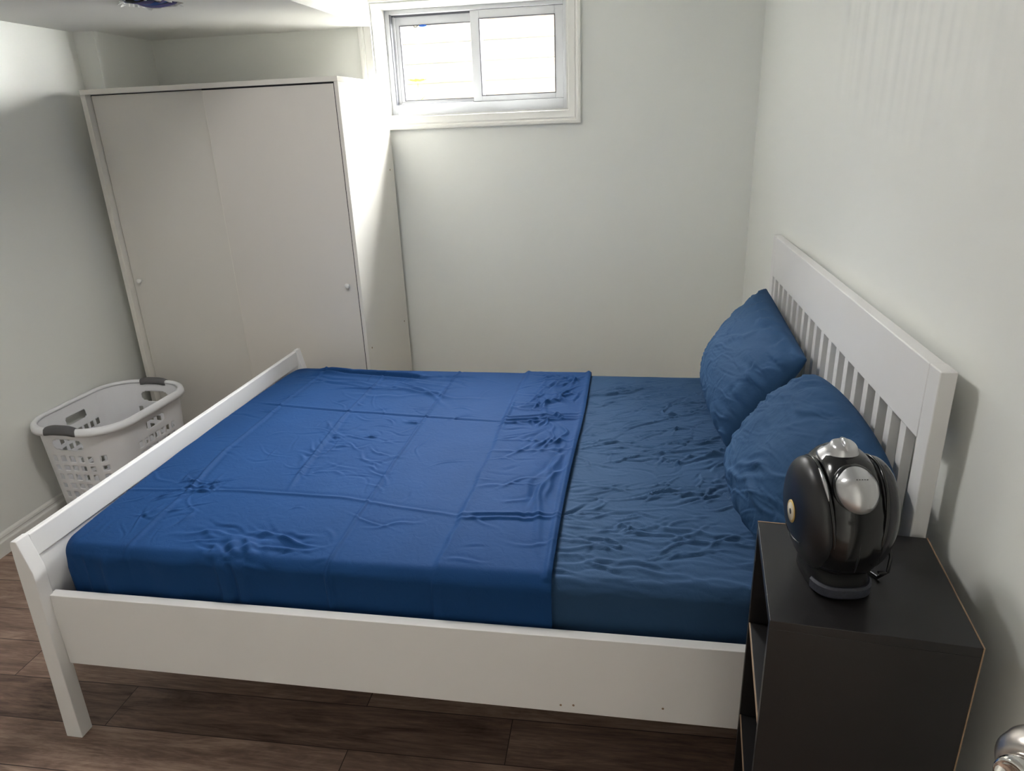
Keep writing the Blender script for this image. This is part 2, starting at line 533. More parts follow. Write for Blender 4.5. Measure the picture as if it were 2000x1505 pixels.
# window
win = bpy.data.objects.new('window_1', None); COL.objects.link(win); win.location = (OX0, 0, OZ0)
struct(win, 'white sliding basement window above the wardrobe, bright with daylight')
def wpart(name, boxes, m, parent=win, bevel=.002):
    bm = B(*boxes)
    off = Vector((OX0, 0, OZ0))
    bmesh.ops.translate(bm, verts=bm.verts, vec=-off)
    return obj(name, bm, m, parent, bevel=bevel)
X0, X1, Z0, Z1 = OX0, OX1, OZ0, OZ1
t_ = .008
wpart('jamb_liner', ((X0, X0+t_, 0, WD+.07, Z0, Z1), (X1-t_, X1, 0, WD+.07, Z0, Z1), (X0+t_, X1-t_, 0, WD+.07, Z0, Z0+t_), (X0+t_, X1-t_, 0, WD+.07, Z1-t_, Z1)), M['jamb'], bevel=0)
a0, a1, c0, c1 = X0+t_, X1-t_, Z0+t_, Z1-t_
def ring(x0, x1, z0, z1, wl, wr, wb, wt, y0, y1):
    return ((x0, x0+wl, y0, y1, z0, z1), (x1-wr, x1, y0, y1, z0, z1), (x0+wl, x1-wr, y0, y1, z0, z0+wb), (x0+wl, x1-wr, y0, y1, z1-wt, z1))
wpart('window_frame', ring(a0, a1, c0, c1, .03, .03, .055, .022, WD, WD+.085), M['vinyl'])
# outer (left, set back) sash and inner (right, in front) sash
LY0, LY1 = WD+.042, WD+.066
RY0, RY1 = WD+.012, WD+.038
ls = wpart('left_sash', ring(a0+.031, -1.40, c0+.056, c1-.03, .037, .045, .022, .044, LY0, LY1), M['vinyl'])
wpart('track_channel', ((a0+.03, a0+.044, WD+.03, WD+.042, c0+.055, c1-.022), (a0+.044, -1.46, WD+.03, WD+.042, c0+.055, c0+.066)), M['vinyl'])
pane = obj('glass_pane', B((a0+.06-OX0, -1.44-OX0, LY0+.010, LY0+.014, c0+.07-OZ0, c1-.07-OZ0)), M['glass'], ls)
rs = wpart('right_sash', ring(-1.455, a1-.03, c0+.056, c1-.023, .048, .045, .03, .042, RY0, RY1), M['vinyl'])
obj('glass_pane', B((-1.415-OX0, a1-.07-OX0, RY0+.010, RY0+.014, c0+.08-OZ0, c1-.06-OZ0)), M['glass'], rs)
def gasket(x0, x1, z0, z1, y, par, wd=.005):
    bm = B(*[(a-OX0, b-OX0, y, y+.012, c-OZ0, d-OZ0) for a, b, _, _, c, d in ring(x0, x1, z0, z1, wd, wd, wd, wd, 0, 1)])
    return obj('gasket', bm, M['gasket'], par)
gasket(a0+.031+.034, -1.442, c0+.075, c1-.071, LY0-.002, ls)
gasket(-1.455+.045, a1-.03-.042, c0+.083, c1-.062, RY0-.002, rs)
obj('weatherstrip_shade_line', B((a0+.0265-OX0, a0+.0315-OX0, WD-.004, WD+.05, .063, c1-.022-OZ0), (a0+.031-OX0, -1.455-OX0, WD+.03, WD+.05, c1-.031-OZ0, c1-.0225-OZ0)), M['gasket'], win)  # dark strips drawing the shadow lines in the frame gaps, shaped as weatherstrip
lt = bmesh.new()
tube(lt, [(.155, LY0-.006, c1-.075-OZ0), (.16, LY0-.010, c1-.083-OZ0), (.172, LY0-.010, c1-.083-OZ0), (.177, LY0-.006, c1-.075-OZ0)], .0025, 8)
obj('sash_latch', lt, M['ink'], ls, smooth=True)
bt = bmesh.new(); bmesh.ops.create_uvsphere(bt, u_segments=20, v_segments=12, radius=1)
xform(bt, Matrix.Translation((.205, LY0-.004, c1-.0775-OZ0)) @ Matrix.Diagonal((.022, .004, .007, 1)))
obj('sash_clip', bt, M['bluetab'], ls, smooth=True)

# ------------------------------------------------------------------ outside the window
struct(obj('ground_outside', B((-4.2, 2.6, .3, 2.6, 1.42, 1.56)), M['ground']), 'pale gravel outside the basement window')
fp = bmesh.new()
for k in range(8):
    z = 1.56+k*.135
    v = box(fp, -4.2, 2.6, 1.75, 1.775, z, z+.128)
    for i in (0, 1): v[i].co.y -= .012
fence = obj('fence', fp, M['fence'])
tag(fence, 'pale sunlit board fence seen through the window glass', 'fence')
fl = thing('flower', 'yellow flower on a thin stem seen through the left window pane', 'flower', (-2.116, 1.5, 1.56))
sb = bmesh.new(); tube(sb, [(0, 0, 0), (.004, 0, .09), (-.002, 0, .22), (.003, 0, .40)], .004, 8)
obj('stem', sb, M['stem'], fl, smooth=True)
for k in range(8):
    a = k*2*math.pi/8+.2
    pb = bmesh.new()
    bmesh.ops.create_uvsphere(pb, u_segments=12, v_segments=8, radius=1)
    xform(pb, Matrix.Translation((0, 0, .405)) @ Matrix.Rotation(a, 4, 'Z') @ Matrix.Rotation(R(-12), 4, 'Y') @ Matrix.Translation((.036, 0, 0)) @ Matrix.Diagonal((.034, .018, .006, 1)))
    obj('petal', pb, M['leaf'], fl, smooth=True)
hb = bmesh.new(); bmesh.ops.create_uvsphere(hb, u_segments=16, v_segments=10, radius=.016)
xform(hb, Matrix.Translation((0, 0, .408)))
obj('flower_head', hb, M['gold'], fl, smooth=True)
for s, zz in ((1, .20), (-1, .24), (1, .27), (-1, .30)):
    pb = bmesh.new()
    bmesh.ops.create_uvsphere(pb, u_segments=12, v_segments=8, radius=1)
    xform(pb, Matrix.Translation((0, 0, zz)) @ Matrix.Rotation(R(-35*s), 4, 'Y') @ Matrix.Translation((.04*s, 0, 0)) @ Matrix.Diagonal((.04, .014, .003, 1)))
    obj('leaf', pb, M['stem'], fl, smooth=True)

# ------------------------------------------------------------------ ceiling hole wiring
wires = thing('cable_bundle', 'tangled blue and black cables showing in the ragged ceiling hole', 'cables', (hc.x, hc.y, ZS+.01))
cols = ['blue_wire', 'black_wire', 'teal_wire', 'violet_wire', 'black_wire', 'blue_wire', 'teal_wire', 'violet_wire', 'black_wire']
rr = random.Random(5)
for k, cn in enumerate(cols):
    bm = bmesh.new()
    y = -.075+k*.018
    pts = []
    for i in range(11):
        s = i/10*2-1
        pts.append((s*.13, y+.02*math.sin(i*.7+k*1.3), .022-.030*(1-s*s)*(1 if k % 2 else .8)+.004*math.sin(i+k)))
    tube(bm, pts, .0075, 8)
    obj('cable', bm, M[cn], wires, smooth=True)
cv = bmesh.new(); box(cv, hc.x-.2, hc.x+.2, hc.y-.2, hc.y+.2, ZS+.06, ZS+.08)  # dark sheet: shade of the joist space put into its colour
struct(obj('ceiling_cavity', cv, M['cavity']), 'dark sheet for the shaded joist space above the ceiling hole')
flaps = thing('torn_paper', 'white torn drywall paper curling round the ceiling hole', 'torn paper', (hc.x, hc.y, ZS))
for k in range(8):
    a = (-2.95, -2.55, -2.1, -1.15, -.75, -.35, .6, 2.2)[k]
    d = Vector((math.cos(a), math.sin(a), 0)); t = Vector((-d.y, d.x, 0))
    r0 = hr*.98
    wv = rr.uniform(.008, .018); ln = rr.uniform(.004, .012)
    bm = bmesh.new()
    prof = [(0, -.0005), (-.3, -.002), (-.65, -.005), (-.95, -.007)]
    top = []
    for q, z in prof:
        ww = wv*(1+q*.7)
        top.append([bm.verts.new(d*(r0-q*ln*.2+.012*(-q)) + t*s*ww + Vector((0, 0, z-abs(s)*.001))) for s in (-1, -.3, .4, 1)])
    for r0_, r1_ in zip(top, top[1:]):
        for i in range(3):
            bm.faces.new((r0_[i], r0_[i+1], r1_[i+1], r1_[i]))
    o = obj('paper_flap', bm, M['torn'], flaps)
    sd = o.modifiers.new('thick', 'SOLIDIFY'); sd.thickness = .0015

# ------------------------------------------------------------------ wardrobe
WA = R(-2.033)
wc = Vector((-2.4, -.3, 0))
wx0, wx1, wy0, wy1, WH = -.744, .536, -.349, .262, 1.874
ward = thing('wardrobe', 'tall white sliding-door wardrobe standing under the lowered ceiling by the window', 'wardrobe', wc, WA)
T = .022
obj('side_panel', B((wx0, wx0+.026, wy0, wy1, 0, WH-T)), M['wardrobe'], ward, bevel=.0015)
sp = obj('side_panel', B((wx1-.018, wx1, wy0, wy1, 0, WH-T)), M['wardrobe'], ward, bevel=.0015)
obj('top_panel', B((wx0, wx1, wy0, wy1, WH-T, WH)), M['wardrobe'], ward, bevel=.0015)
obj('back_panel', B((wx0+.026, wx1-.018, wy1-.006, wy1, .05, WH-T)), M['wardrobe'], ward)
obj('plinth', B((wx0+.026, wx1-.018, wy0+.03, wy0+.046, 0, .06)), M['wardrobe'], ward)
obj('bottom_panel', B((wx0+.026, wx1-.018, wy0+.02, wy1-.006, .06, .08)), M['wardrobe'], ward)
obj('slide_track', B((wx0+.026, wx1-.018, wy0+.053, wy0+.09, WH-T-.02, WH-T)), M['gap'], ward)
DX = -.125
ld = obj('door', B((wx0+.029, DX+.05, wy0+.036, wy0+.052, .085, WH-T-.004)), M['door_foil_left'], ward, bevel=.001)
rd = obj('door', B((DX, wx1-.026, wy0+.012, wy0+.028, .085, WH-T-.007)), M['door_foil'], ward, bevel=.001)
obj('gap_shade_strip', B((wx1-.026, wx1-.018, wy0+.013, wy0+.030, .085, WH-T), (DX, wx1-.026, wy0+.014, wy0+.030, WH-T-.0068, WH-T), (wx0+.026, DX, wy0+.037, wy0+.052, WH-T-.0040, WH-T)), M['gap'], ward)  # dark strips put the shade of the door gaps into colour
obj('edge_band', B((DX-.0012, DX+.0028, wy0+.0114, wy0+.028, .085, WH-T-.008)), M['wardrobe'], rd)
def wknob(x, y, z, par):
    bm = lathe([(.006, 0), (.006, .006), (.0105, .010), (.0125, .016), (.011, .021), (.006, .0235), (.001, .024)], 24)
    xform(bm, Matrix.Translation((x, y, z)) @ Matrix.Rotation(R(90), 4, 'X'))
    return obj('knob', bm, M['knobwhite'], par, smooth=True)
wknob(-.672, wy0+.036, .972, ld)
wknob(.468, wy0+.012, .955, rd)
for (y, z) in ((.20, .63), (-.30, .63), (.20, 1.45)):
    bm = lathe([(.0045, 0), (.0045, .0012), (.001, .0013)], 16)
    xform(bm, Matrix.Translation((wx1, y, z)) @ Matrix.Rotation(R(90), 4, 'Y'))
    obj('screw_cap', bm, M['raw_edge'], ward)

# ------------------------------------------------------------------ laundry basket
def basket():
    cx, cy, ang = -3.008, -1.085, R(-2)
    root = thing('laundry_basket', 'white plastic laundry basket with grey grips standing between left wall and bed foot', 'laundry basket', (cx, cy, 0), ang)
    H = .487
    HL0, HW0, HL1, HW1 = .262, .185, .296, .218     # half length (y), half width (x) at base and rim
    n_u, n_z = 400, 100
    def rr_pt(hw, hl, rad, s):
        """point at fraction s of a rounded rectangle, starting mid near end (-y), going +x"""
        e = [('l', (0, -hl), (hw-rad, -hl)), ('a', (hw-rad, -hl+rad), -90), ('l', (hw, -hl+rad), (hw, hl-rad)), ('a', (hw-rad, hl-rad), 0),
             ('l', (hw-rad, hl), (-hw+rad, hl)), ('a', (-hw+rad, hl-rad), 90), ('l', (-hw, hl-rad), (-hw, -hl+rad)), ('a', (-hw+rad, -hl+rad), 180), ('l', (-hw+rad, -hl), (0, -hl))]
        lens = [(Vector(q[2])-Vector(q[1])).length if q[0] == 'l' else rad*math.pi/2 for q in e]
        d = s*sum(lens)
        for q, l in zip(e, lens):
            if d <= l+1e-9:
                if q[0] == 'l':
                    a, b = Vector(q[1]), Vector(q[2])
                    return a+(b-a)*(d/l if l else 0)
                an = R(q[2]+90*d/l)
                return Vector(q[1])+Vector((math.cos(an), math.sin(an)))*rad
            d -= l
        return Vector(e[-1][2])
    per = 4*(HL1+HW1)-8*.15+2*math.pi*.15
    us = [k/n_u for k in range(n_u)]
    bm = bmesh.new()
    rows = []
    for j in range(n_z+1):
        f = j/n_z
        z = f*H
        hw = HW0+(HW1-HW0)*f; hl = HL0+(HL1-HL0)*f; rad = .115+.035*f
        dip = 0
        row = []
        for s in us:
            p = rr_pt(hw, hl, rad, s)
            row.append(bm.verts.new((p.x, p.y, z)))
        rows.append(row)
    us_m = lambda s: (s+.5/n_u)*per
    # hole columns: centre positions along the rim, in metres from the middle of the near end
    quarter = per/4
    def hole(s, z):
        d = us_m(s)
        dd = min(d, per-d)                 # distance from near end middle
        de = abs(d-per/2)                  # from far end middle
        ds = min(abs(d-per*.25), abs(d-per*.75))   # from the middle of a long side
        side = d > per*.5
        # handle openings
        if (min(dd, de)/.075)**4+((z-H+.070)/.026)**4 < 1: return True
        if (ds/.062)**6+((z-H+.072)/.020)**6 < 1: return True
        # rows of small squares
        for i in range(7):
            z0 = H-.155-i*.046
            if z0 < .03: break
            if z0 < z < z0+.026:
                for m in (dd, de):
                    for c in (0, .046, .092, .150):
                        if abs(m-c) < .013 and (c < .14 or not side): return True
                if i < 6:
                    for c in (0, .040, .080, .120):
                        if abs(ds-c) < .012: return True
        return False
    for j in range(n_z):
        zc = (j+.5)/n_z*H
        for k in range(n_u):
            if not hole(us[k], zc):
                bm.faces.new((rows[j][k], rows[j][(k+1) % n_u], rows[j+1][(k+1) % n_u], rows[j+1][k]))
    # base
    bm.faces.new(rows[0][::-1])
    loose = [v for v in bm.verts if not v.link_faces]
    bmesh.ops.delete(bm, geom=loose, context='VERTS')
    shell = obj('basket_body', bm, M['basket'], root, smooth=True)
    sd = shell.modifiers.new('wall', 'SOLIDIFY'); sd.thickness = .003; sd.offset = 0
    # rolled rim
    rm = bmesh.new()
    prof = [(-.004, -.002), (-.003, .008), (.004, .0135), (.013, .0125), (.021, .006), (.0245, -.006), (.025, -.020), (.0215, -.020), (.017, -.004), (.008, .002)]
    rings = []
    N = 160
    for k in range(N):
        s = k/N
        p = rr_pt(HW1, HL1, .15, s)
        q = rr_pt(HW1+.01, HL1+.01, .16, s)
        d = (q-p).normalized()
        m = min(s, 1-s)*per
        m2 = abs(s-.5)*per
        lift = .008*math.exp(-(min(m, m2)/.06)**4)
        rings.append([rm.verts.new((p.x+d.x*a, p.y+d.y*a, H+b+lift)) for a, b in prof])
    for k in range(N):
        a, b = rings[k], rings[(k+1) % N]
        for i in range(len(prof)):
            rm.faces.new((a[i], a[(i+1) % len(prof)], b[(i+1) % len(prof)], b[i]))
    bmesh.ops.recalc_face_normals(rm, faces=rm.faces)
    obj('rim', rm, M['basket'], root, smooth=True)
    # grey soft grips on the two short ends
    for base in (0, .5):
        gm = bmesh.new()
        gp = [(-.008, -.012), (-.008, .010), (.003, .019), (.014, .018), (.024, .010), (.0285, -.006), (.0285, -.018), (.018, -.020), (.003, -.016)]
        rings = []
        for k in range(25):
            s = (base+(k-12)/12*.071/per) % 1
            p = rr_pt(HW1, HL1, .15, s); q = rr_pt(HW1+.01, HL1+.01, .16, s)
            d = (q-p).normalized()
            e = 1-.10*(abs(k-12)/12)**8
            lift = .008*math.exp(-((k-12)/12*.071/.06)**4)
            rings.append([(p.x+d.x*(.01+(a-.01)*e), p.y+d.y*(.01+(a-.01)*e), H+b*e+lift) for a, b in gp])
        g = loft(rings)
        obj('grip', g, M['grip'], root, smooth=True)
    return root
basket()

# ------------------------------------------------------------------ bed
BA = R(-.986)
BO = Vector((0, -1.7, 0))
bed = thing('bed_frame', 'white lacquered queen bed frame with slatted headboard against the right wall', 'bed', BO, BA)
YN0, YF1 = -.791, .891
# headboard
HX0, HX1 = -.053, -.022
obj('headboard_post', B((HX0, HX1, YN0+.006, YN0+.059, 0, 1.187)), M['bed'], bed, bevel=.003)
obj('headboard_post', B((HX0, HX1, YF1-.055, YF1, 0, 1.187)), M['bed'], bed, bevel=.003)
obj('headboard_panel', B((HX0, HX1, YN0+.06, YF1-.056, 1.028, 1.186)), M['bed'], bed, bevel=.003)
obj('headboard_rail', B((HX0, HX1, YN0+.06, YF1-.056, .30, .46)), M['bed'], bed, bevel=.003)
y = -.728
k = 0
slot = .0595; pitch = .0857
for k in range(18):
    ys = -.728+.0605+k*pitch
    obj('slat', B((HX0+.004, HX1-.006, ys, ys+pitch-slot+.005, .458, 1.03)), M['bed'], bed, bevel=.001)
# footboard: posts lean and taper to the top
post = [(-2.244, 0), (-2.234, .2), (-2.228, .36), (-2.224, .5), (-2.221, .6), (-2.218, .66), (-2.214, .674), (-2.198, .674), (-2.176, .575), (-2.1765, .54), (-2.182, .40), (-2.186, .30), (-2.192, 0)]
for a, b in ((YN0, YN0+.043), (YF1-.043, YF1)):
    obj('footboard_post', prism(post, a, b), M['bed'], bed, bevel=.0025)
obj('footboard_top_rail', prism([(-2.2195, .601), (-2.2155, .669), (-2.2125, .671), (-2.2, .671), (-2.197, .668), (-2.1945, .601)], YN0+.044, YF1-.044), M['bed'], bed, bevel=.002)
obj('footboard_panel', prism([(-2.2185, .25), (-2.2185, .5995), (-2.1995, .5995), (-2.1995, .25)], YN0+.044, YF1-.044), M['bed'], bed, bevel=.0015)
for a, b in ((YN0+.030, YN0+.058), (YF1-.058, YF1-.030)):
    sr = obj('side_rail', B((-2.184, HX0-.001, a, b, .252, .486)), M['bed'], bed, bevel=.002)
for k in range(14):
    x = -2.05+k*.145
    obj('bed_slat', B((x, x+.07, YN0+.058, YF1-.058, .345, .365)), M['bed'], bed)
obj('centre_beam', B((-2.18, -.06, .03, .07, .30, .345)), M['bed'], bed)
obj('centre_leg', B((-1.15, -1.11, .03, .07, 0, .30)), M['bed'], bed)
# small screw holes low on the rail
for x, z in ((-.775, .275), (-.743, .278), (-.524, .295)):
    bm = lathe([(.003, 0), (.003, .0008), (.0005, .0009)], 12)
    xform(bm, Matrix.Translation((x, YN0+.030, z)) @ Matrix.Rotation(R(90), 4, 'X'))
    obj('screw_hole', bm, M['raw_edge'], bed)

# mattress + sheets, height field with rolled edges
MX0, MX1, MY0, MY1, MZ, MB = -2.172, -.066, -.708, .80, .604, .366
def crown(x, y):
    """soft overall shape: slightly plump in the middle, lower to the near foot corner"""
    u = np.clip((x-MX0)/(MX1-MX0), 0, 1); v = np.clip((y-MY0)/(MY1-MY0), 0, 1)
    c = 4*v*(1-v)
    return .016*np.clip(c, 0, 1)**.6-.004+.012*np.exp(-((u)/.12)**2)*np.clip(c, 0, 1)**.5
def drape(S, Tt, r, rc, lift, hfun):
    """map sheet coordinates (metres, equal to x,y on the top) to 3d with rolled edges of radius r"""
    x0, x1, y0, y1 = MX0+rc-lift, MX1-rc+lift, MY0+rc-lift, MY1-rc+lift
    qx = np.clip(S, x0, x1); qy = np.clip(Tt, y0, y1)
    dx, dy = S-qx, Tt-qy
    d = np.sqrt(dx*dx+dy*dy)
    nx = np.where(d > 1e-9, dx/np.maximum(d, 1e-9), 0); ny = np.where(d > 1e-9, dy/np.maximum(d, 1e-9), 0)
    d = np.maximum(d-(rc-r), 0)             # flat until the roll begins
    flat = np.minimum(np.sqrt(dx*dx+dy*dy), rc-r)
    arc = r*math.pi/2
    a = np.minimum(d, arc)/r
    out = flat+r*np.sin(a)
    z = MZ+lift-r*(1-np.cos(a))-np.maximum(d-arc, 0)
    h = hfun(S, Tt)
    h = np.where(a > .7, np.minimum(h, .009), h)
    top = np.cos(a)
    X = qx+nx*(out+h*np.sin(a)); Y = qy+ny*(out+h*np.sin(a))
    Z = z+h*top+crown(S, Tt)*np.clip(top, 0, 1)
    return np.stack([X, Y, Z], -1)

def ridge(d, w_):
    return np.exp(-(d/w_)**2)
def seg_d(x, y, ax, ay, bx, by, jit=0, seed=0):
    """distance to a segment (with soft ends): returns |perp| and end fade"""
    L = math.hypot(bx-ax, by-ay)
    ux, uy = (bx-ax)/L, (by-ay)/L
    s = (x-ax)*ux+(y-ay)*uy
    p = (x-ax)*-uy+(y-ay)*ux
    if jit:
        p = p+jit*vnoise(s*9+seed*3.1, s*0+seed, seed+50, 2)
    fade = 1/(1+np.exp(-(s)/.018))*1/(1+np.exp((s-L)/.018))
    return p, fade

def random_wrinkles(x, y, n, box_, ang, spread, length, width, amp, seed):
    r_ = np.random.default_rng(seed)
    h = np.zeros_like(x)
    for i in range(n):
        cx = r_.uniform(box_[0], box_[1]); cy = r_.uniform(box_[2], box_[3])
        a = ang+r_.normal(0, spread)
        L = length*r_.uniform(.4, 1.5); W = width*r_.uniform(.6, 1.5); A = amp*r_.uniform(.4, 1.2)*r_.choice((1, 1, -.6))
        msk = (np.abs(x-cx) < L*1.3) & (np.abs(y-cy) < L*1.3)
        if not msk.any(): continue
        X, Y = x[msk]-cx, y[msk]-cy
        s = X*math.cos(a)+Y*math.sin(a); p = -X*math.sin(a)+Y*math.cos(a)
        p = p+r_.uniform(-.5, .5)*s*s/L+.006*np.sin(s*r_.uniform(20, 60)+r_.uniform(0, 6))
        h[msk] += A*np.exp(-(s/(L*.5))**2)*(np.exp(-(p/W)**2)-.45*np.exp(-((p-W*1.7)/(W*1.2))**2))
    return h

def h_fitted(x, y):
    h = .0012*vnoise(x*7, y*7, 3, 3)
    h = h+random_wrinkles(x, y, 330, (-.80, -.22, -.60, .74), R(18), .38, .10, .0036, .0036, 11)
    h = h+random_wrinkles(x, y, 60, (-.80, -.10, -.72, -.45), R(-4), .12, .20, .006, .0028, 12)
    h = h+random_wrinkles(x, y, 90, (-.50, -.15, -.3, .65), R(70), .6, .07, .0036, .0034, 13)
    h = h+random_wrinkles(x, y, 26, (-.72, -.30, -.35, .60), R(24), .22, .20, .005, .0052, 14)
    cover = 1/(1+np.exp(-(x+.815)/.006))          # smooth and flat where the flat sheet lies on it
    return np.maximum(h*1.6, -.006)*cover-.006*(1-cover)

nx_, ny_ = 560, 400
S, Tt = np.meshgrid(np.linspace(MX0-.30, MX1+.27, nx_), np.linspace(MY0-.30, MY1+.30, ny_), indexing='ij')
Vm = drape(S, Tt, .034, .07, 0, h_fitted)
Vm[..., 2] = np.maximum(Vm[..., 2], MB+.002)
me_o = grid_mesh(Vm, 'mattress', M['fitted'])
# close the underside
bm = bmesh.new(); bm.from_mesh(me_o.data)
be = [e for e in bm.edges if e.is_boundary]
bmesh.ops.holes_fill(bm, edges=be)
bm.to_mesh(me_o.data); bm.free()
me_o.location = BO; me_o.rotation_euler = (0, 0, BA)
tag(me_o, 'mattress in a navy fitted sheet, bare and wrinkled between flat sheet and pillows', 'mattress')

HEM, SEAM = -.795, -1.085
def hem_x(y): return -.783-.016*np.clip((.77-y)/1.45, 0, 1.1)+.004*np.sin(y*5)
def seam_x(y): return -1.078-.02*np.clip(-(y+.1)/.6, 0, 1)**1.5
def h_flat(x, y):
    h = .0010*vnoise(x*6, y*6, 21, 3)
    # folded hem band
    sd = x-seam_x(y)
    rag = .006*vnoise(y*10, y*0+3, 23, 2)
    h = h+.0055/(1+np.exp(-(sd+rag)/.0035))+.004*ridge(sd-.012+rag, .008)*np.clip((vnoise(y*4, y*0, 24, 2)+.45), 0, 1)
    # ironed-in fold lines
    for (ax, ay, bx, by, amp, w_) in (
            (-1.382, .80, -1.378, -.80, .0028, .005), (-1.705, .70, -1.70, .19, .003, .006), (-1.70, .19, -1.655, -.33, .0042, .007),
            (-2.006, .80, -1.996, -.14, .0028, .006), (-1.996, -.14, -1.965, -.40, .004, .006), (-1.965, -.40, -1.96, -.72, .0028, .006),
            (-2.07, .285, -1.345, .222, -.0036, .005), (-1.345, .222, -1.07, .198, -.003, .005),
            (-2.15, -.42, -1.79, -.38, .0026, .006), (-1.79, -.38, -1.46, -.392, .0032, .006), (-1.46, -.392, -1.10, -.455, .0024, .006)):
        p, f = seg_d(x, y, ax, ay, bx, by, .003, int(abs(ax*100)))
        h = h+amp*f*(ridge(p, w_)-.35*ridge(p-w_*2.2, w_*1.4))
    # gathered pleats across the turned-down band
    band = (1/(1+np.exp(-(x+1.085)/.01)))*(1/(1+np.exp((x+.80)/.01)))
    for (ay, by, amp, w_) in ((.198, .250, .006, .008), (.165, .235, .005, .007), (.228, .285, .004, .006), (-.455, -.43, .0045, .007), (-.482, -.452, .004, .006), (.03, .04, .002, .006), (-.06, -.03, .0022, .007)):
        p, f = seg_d(x, y, -1.09, ay, -.80, by, .006, int(abs(ay*1000)))
        h = h+amp*f*ridge(p, w_)*band
    h = h+band*random_wrinkles(x, y, 46, (-.98, -.82, -.05, .72), R(70), .5, .12, .007, .0060, 31)
    h = h+band*random_wrinkles(x, y, 30, (-1.06, -.84, -.70, .74), R(5), .35, .11, .006, .0026, 32)
    h = h+band*random_wrinkles(x, y, 10, (-.90, -.84, -.40, .10), R(82), .12, .26, .012, .0055, 38)
    # rolled hem edge
    hd = x-hem_x(y)
    h = h+.0075*ridge(hd+.012, .009)*(.6+.4*vnoise(y*5, y*0+9, 33, 2))
    # far-foot slack folds
    h = h+random_wrinkles(x, y, 15, (-1.95, -1.35, .42, .74), R(-14), .18, .24, .010, .0062, 34)
    h = h+random_wrinkles(x, y, 60, (-1.72, -1.38, -.25, .18), R(-20), .5, .07, .006, .0026, 35)
    h = h+random_wrinkles(x, y, 70, (-2.15, -1.2, -.70, .70), R(0), .9, .09, .005, .0022, 36)
    h = h+random_wrinkles(x, y, 26, (-2.02, -1.88, -.60, -.30), R(50), .6, .07, .005, .0042, 39)
    h = h+random_wrinkles(x, y, 22, (-1.80, -1.45, -.70, -.56), R(-6), .25, .13, .008, .0040, 37)
    # deep slack fold along the far edge
    p, f = seg_d(x, y, -2.03, .735, -1.52, .665, .004, 77)
    h = h+f*(.013*ridge(p-.016, .014)-.010*ridge(p+.008, .010)+.006*ridge(p+.03, .012))
    # gathered knot near the front edge and folds below it
    k = np.exp(-(((x+1.64)/.07)**2+((y+.68)/.05)**2))
    h = h+k*(.007+.0030*np.sin((x*.8+y*.5)*150)+.0022*np.sin((x-y)*110))
    dn = np.clip((-.70-y)/.04, 0, 1)
    h = h+dn*(.007*ridge(x+1.672, .014)+.008*ridge(x+1.618, .013)-.004*ridge(x+1.645, .011)+.0035*np.sin(x*34+1)*np.clip(-x-1.35, 0, .3)/.3)
    h = h+dn*.004*(ridge(x+2.08, .012)+ridge(x+2.02, .012)+ridge(x+1.38, .007)+ridge(x+1.09, .008)+.8*ridge(x+.86, .01))
    return np.maximum(h*1.45, -.003)
nx2, ny2 = 700, 520
s01 = np.linspace(0, 1, nx2)
t01 = np.linspace(0, 1, ny2)
Tt = np.broadcast_to((MY0-.215+t01*(MY1-MY0+.43))[None, :], (nx2, ny2))
S = (MX0-.21)+s01[:, None]*(hem_x(Tt)-(MX0-.21))
Vs = drape(S, Tt, .034, .07, .006, h_flat)
sh = grid_mesh(Vs, 'flat_sheet', M['sheet'])
sh.location = BO; sh.rotation_euler = (0, 0, BA)
sd = sh.modifiers.new('thick', 'SOLIDIFY'); sd.thickness = .0022; sd.offset = -1
tag(sh, 'creased navy flat sheet spread over the foot of the bed, top hem turned down', 'sheet')

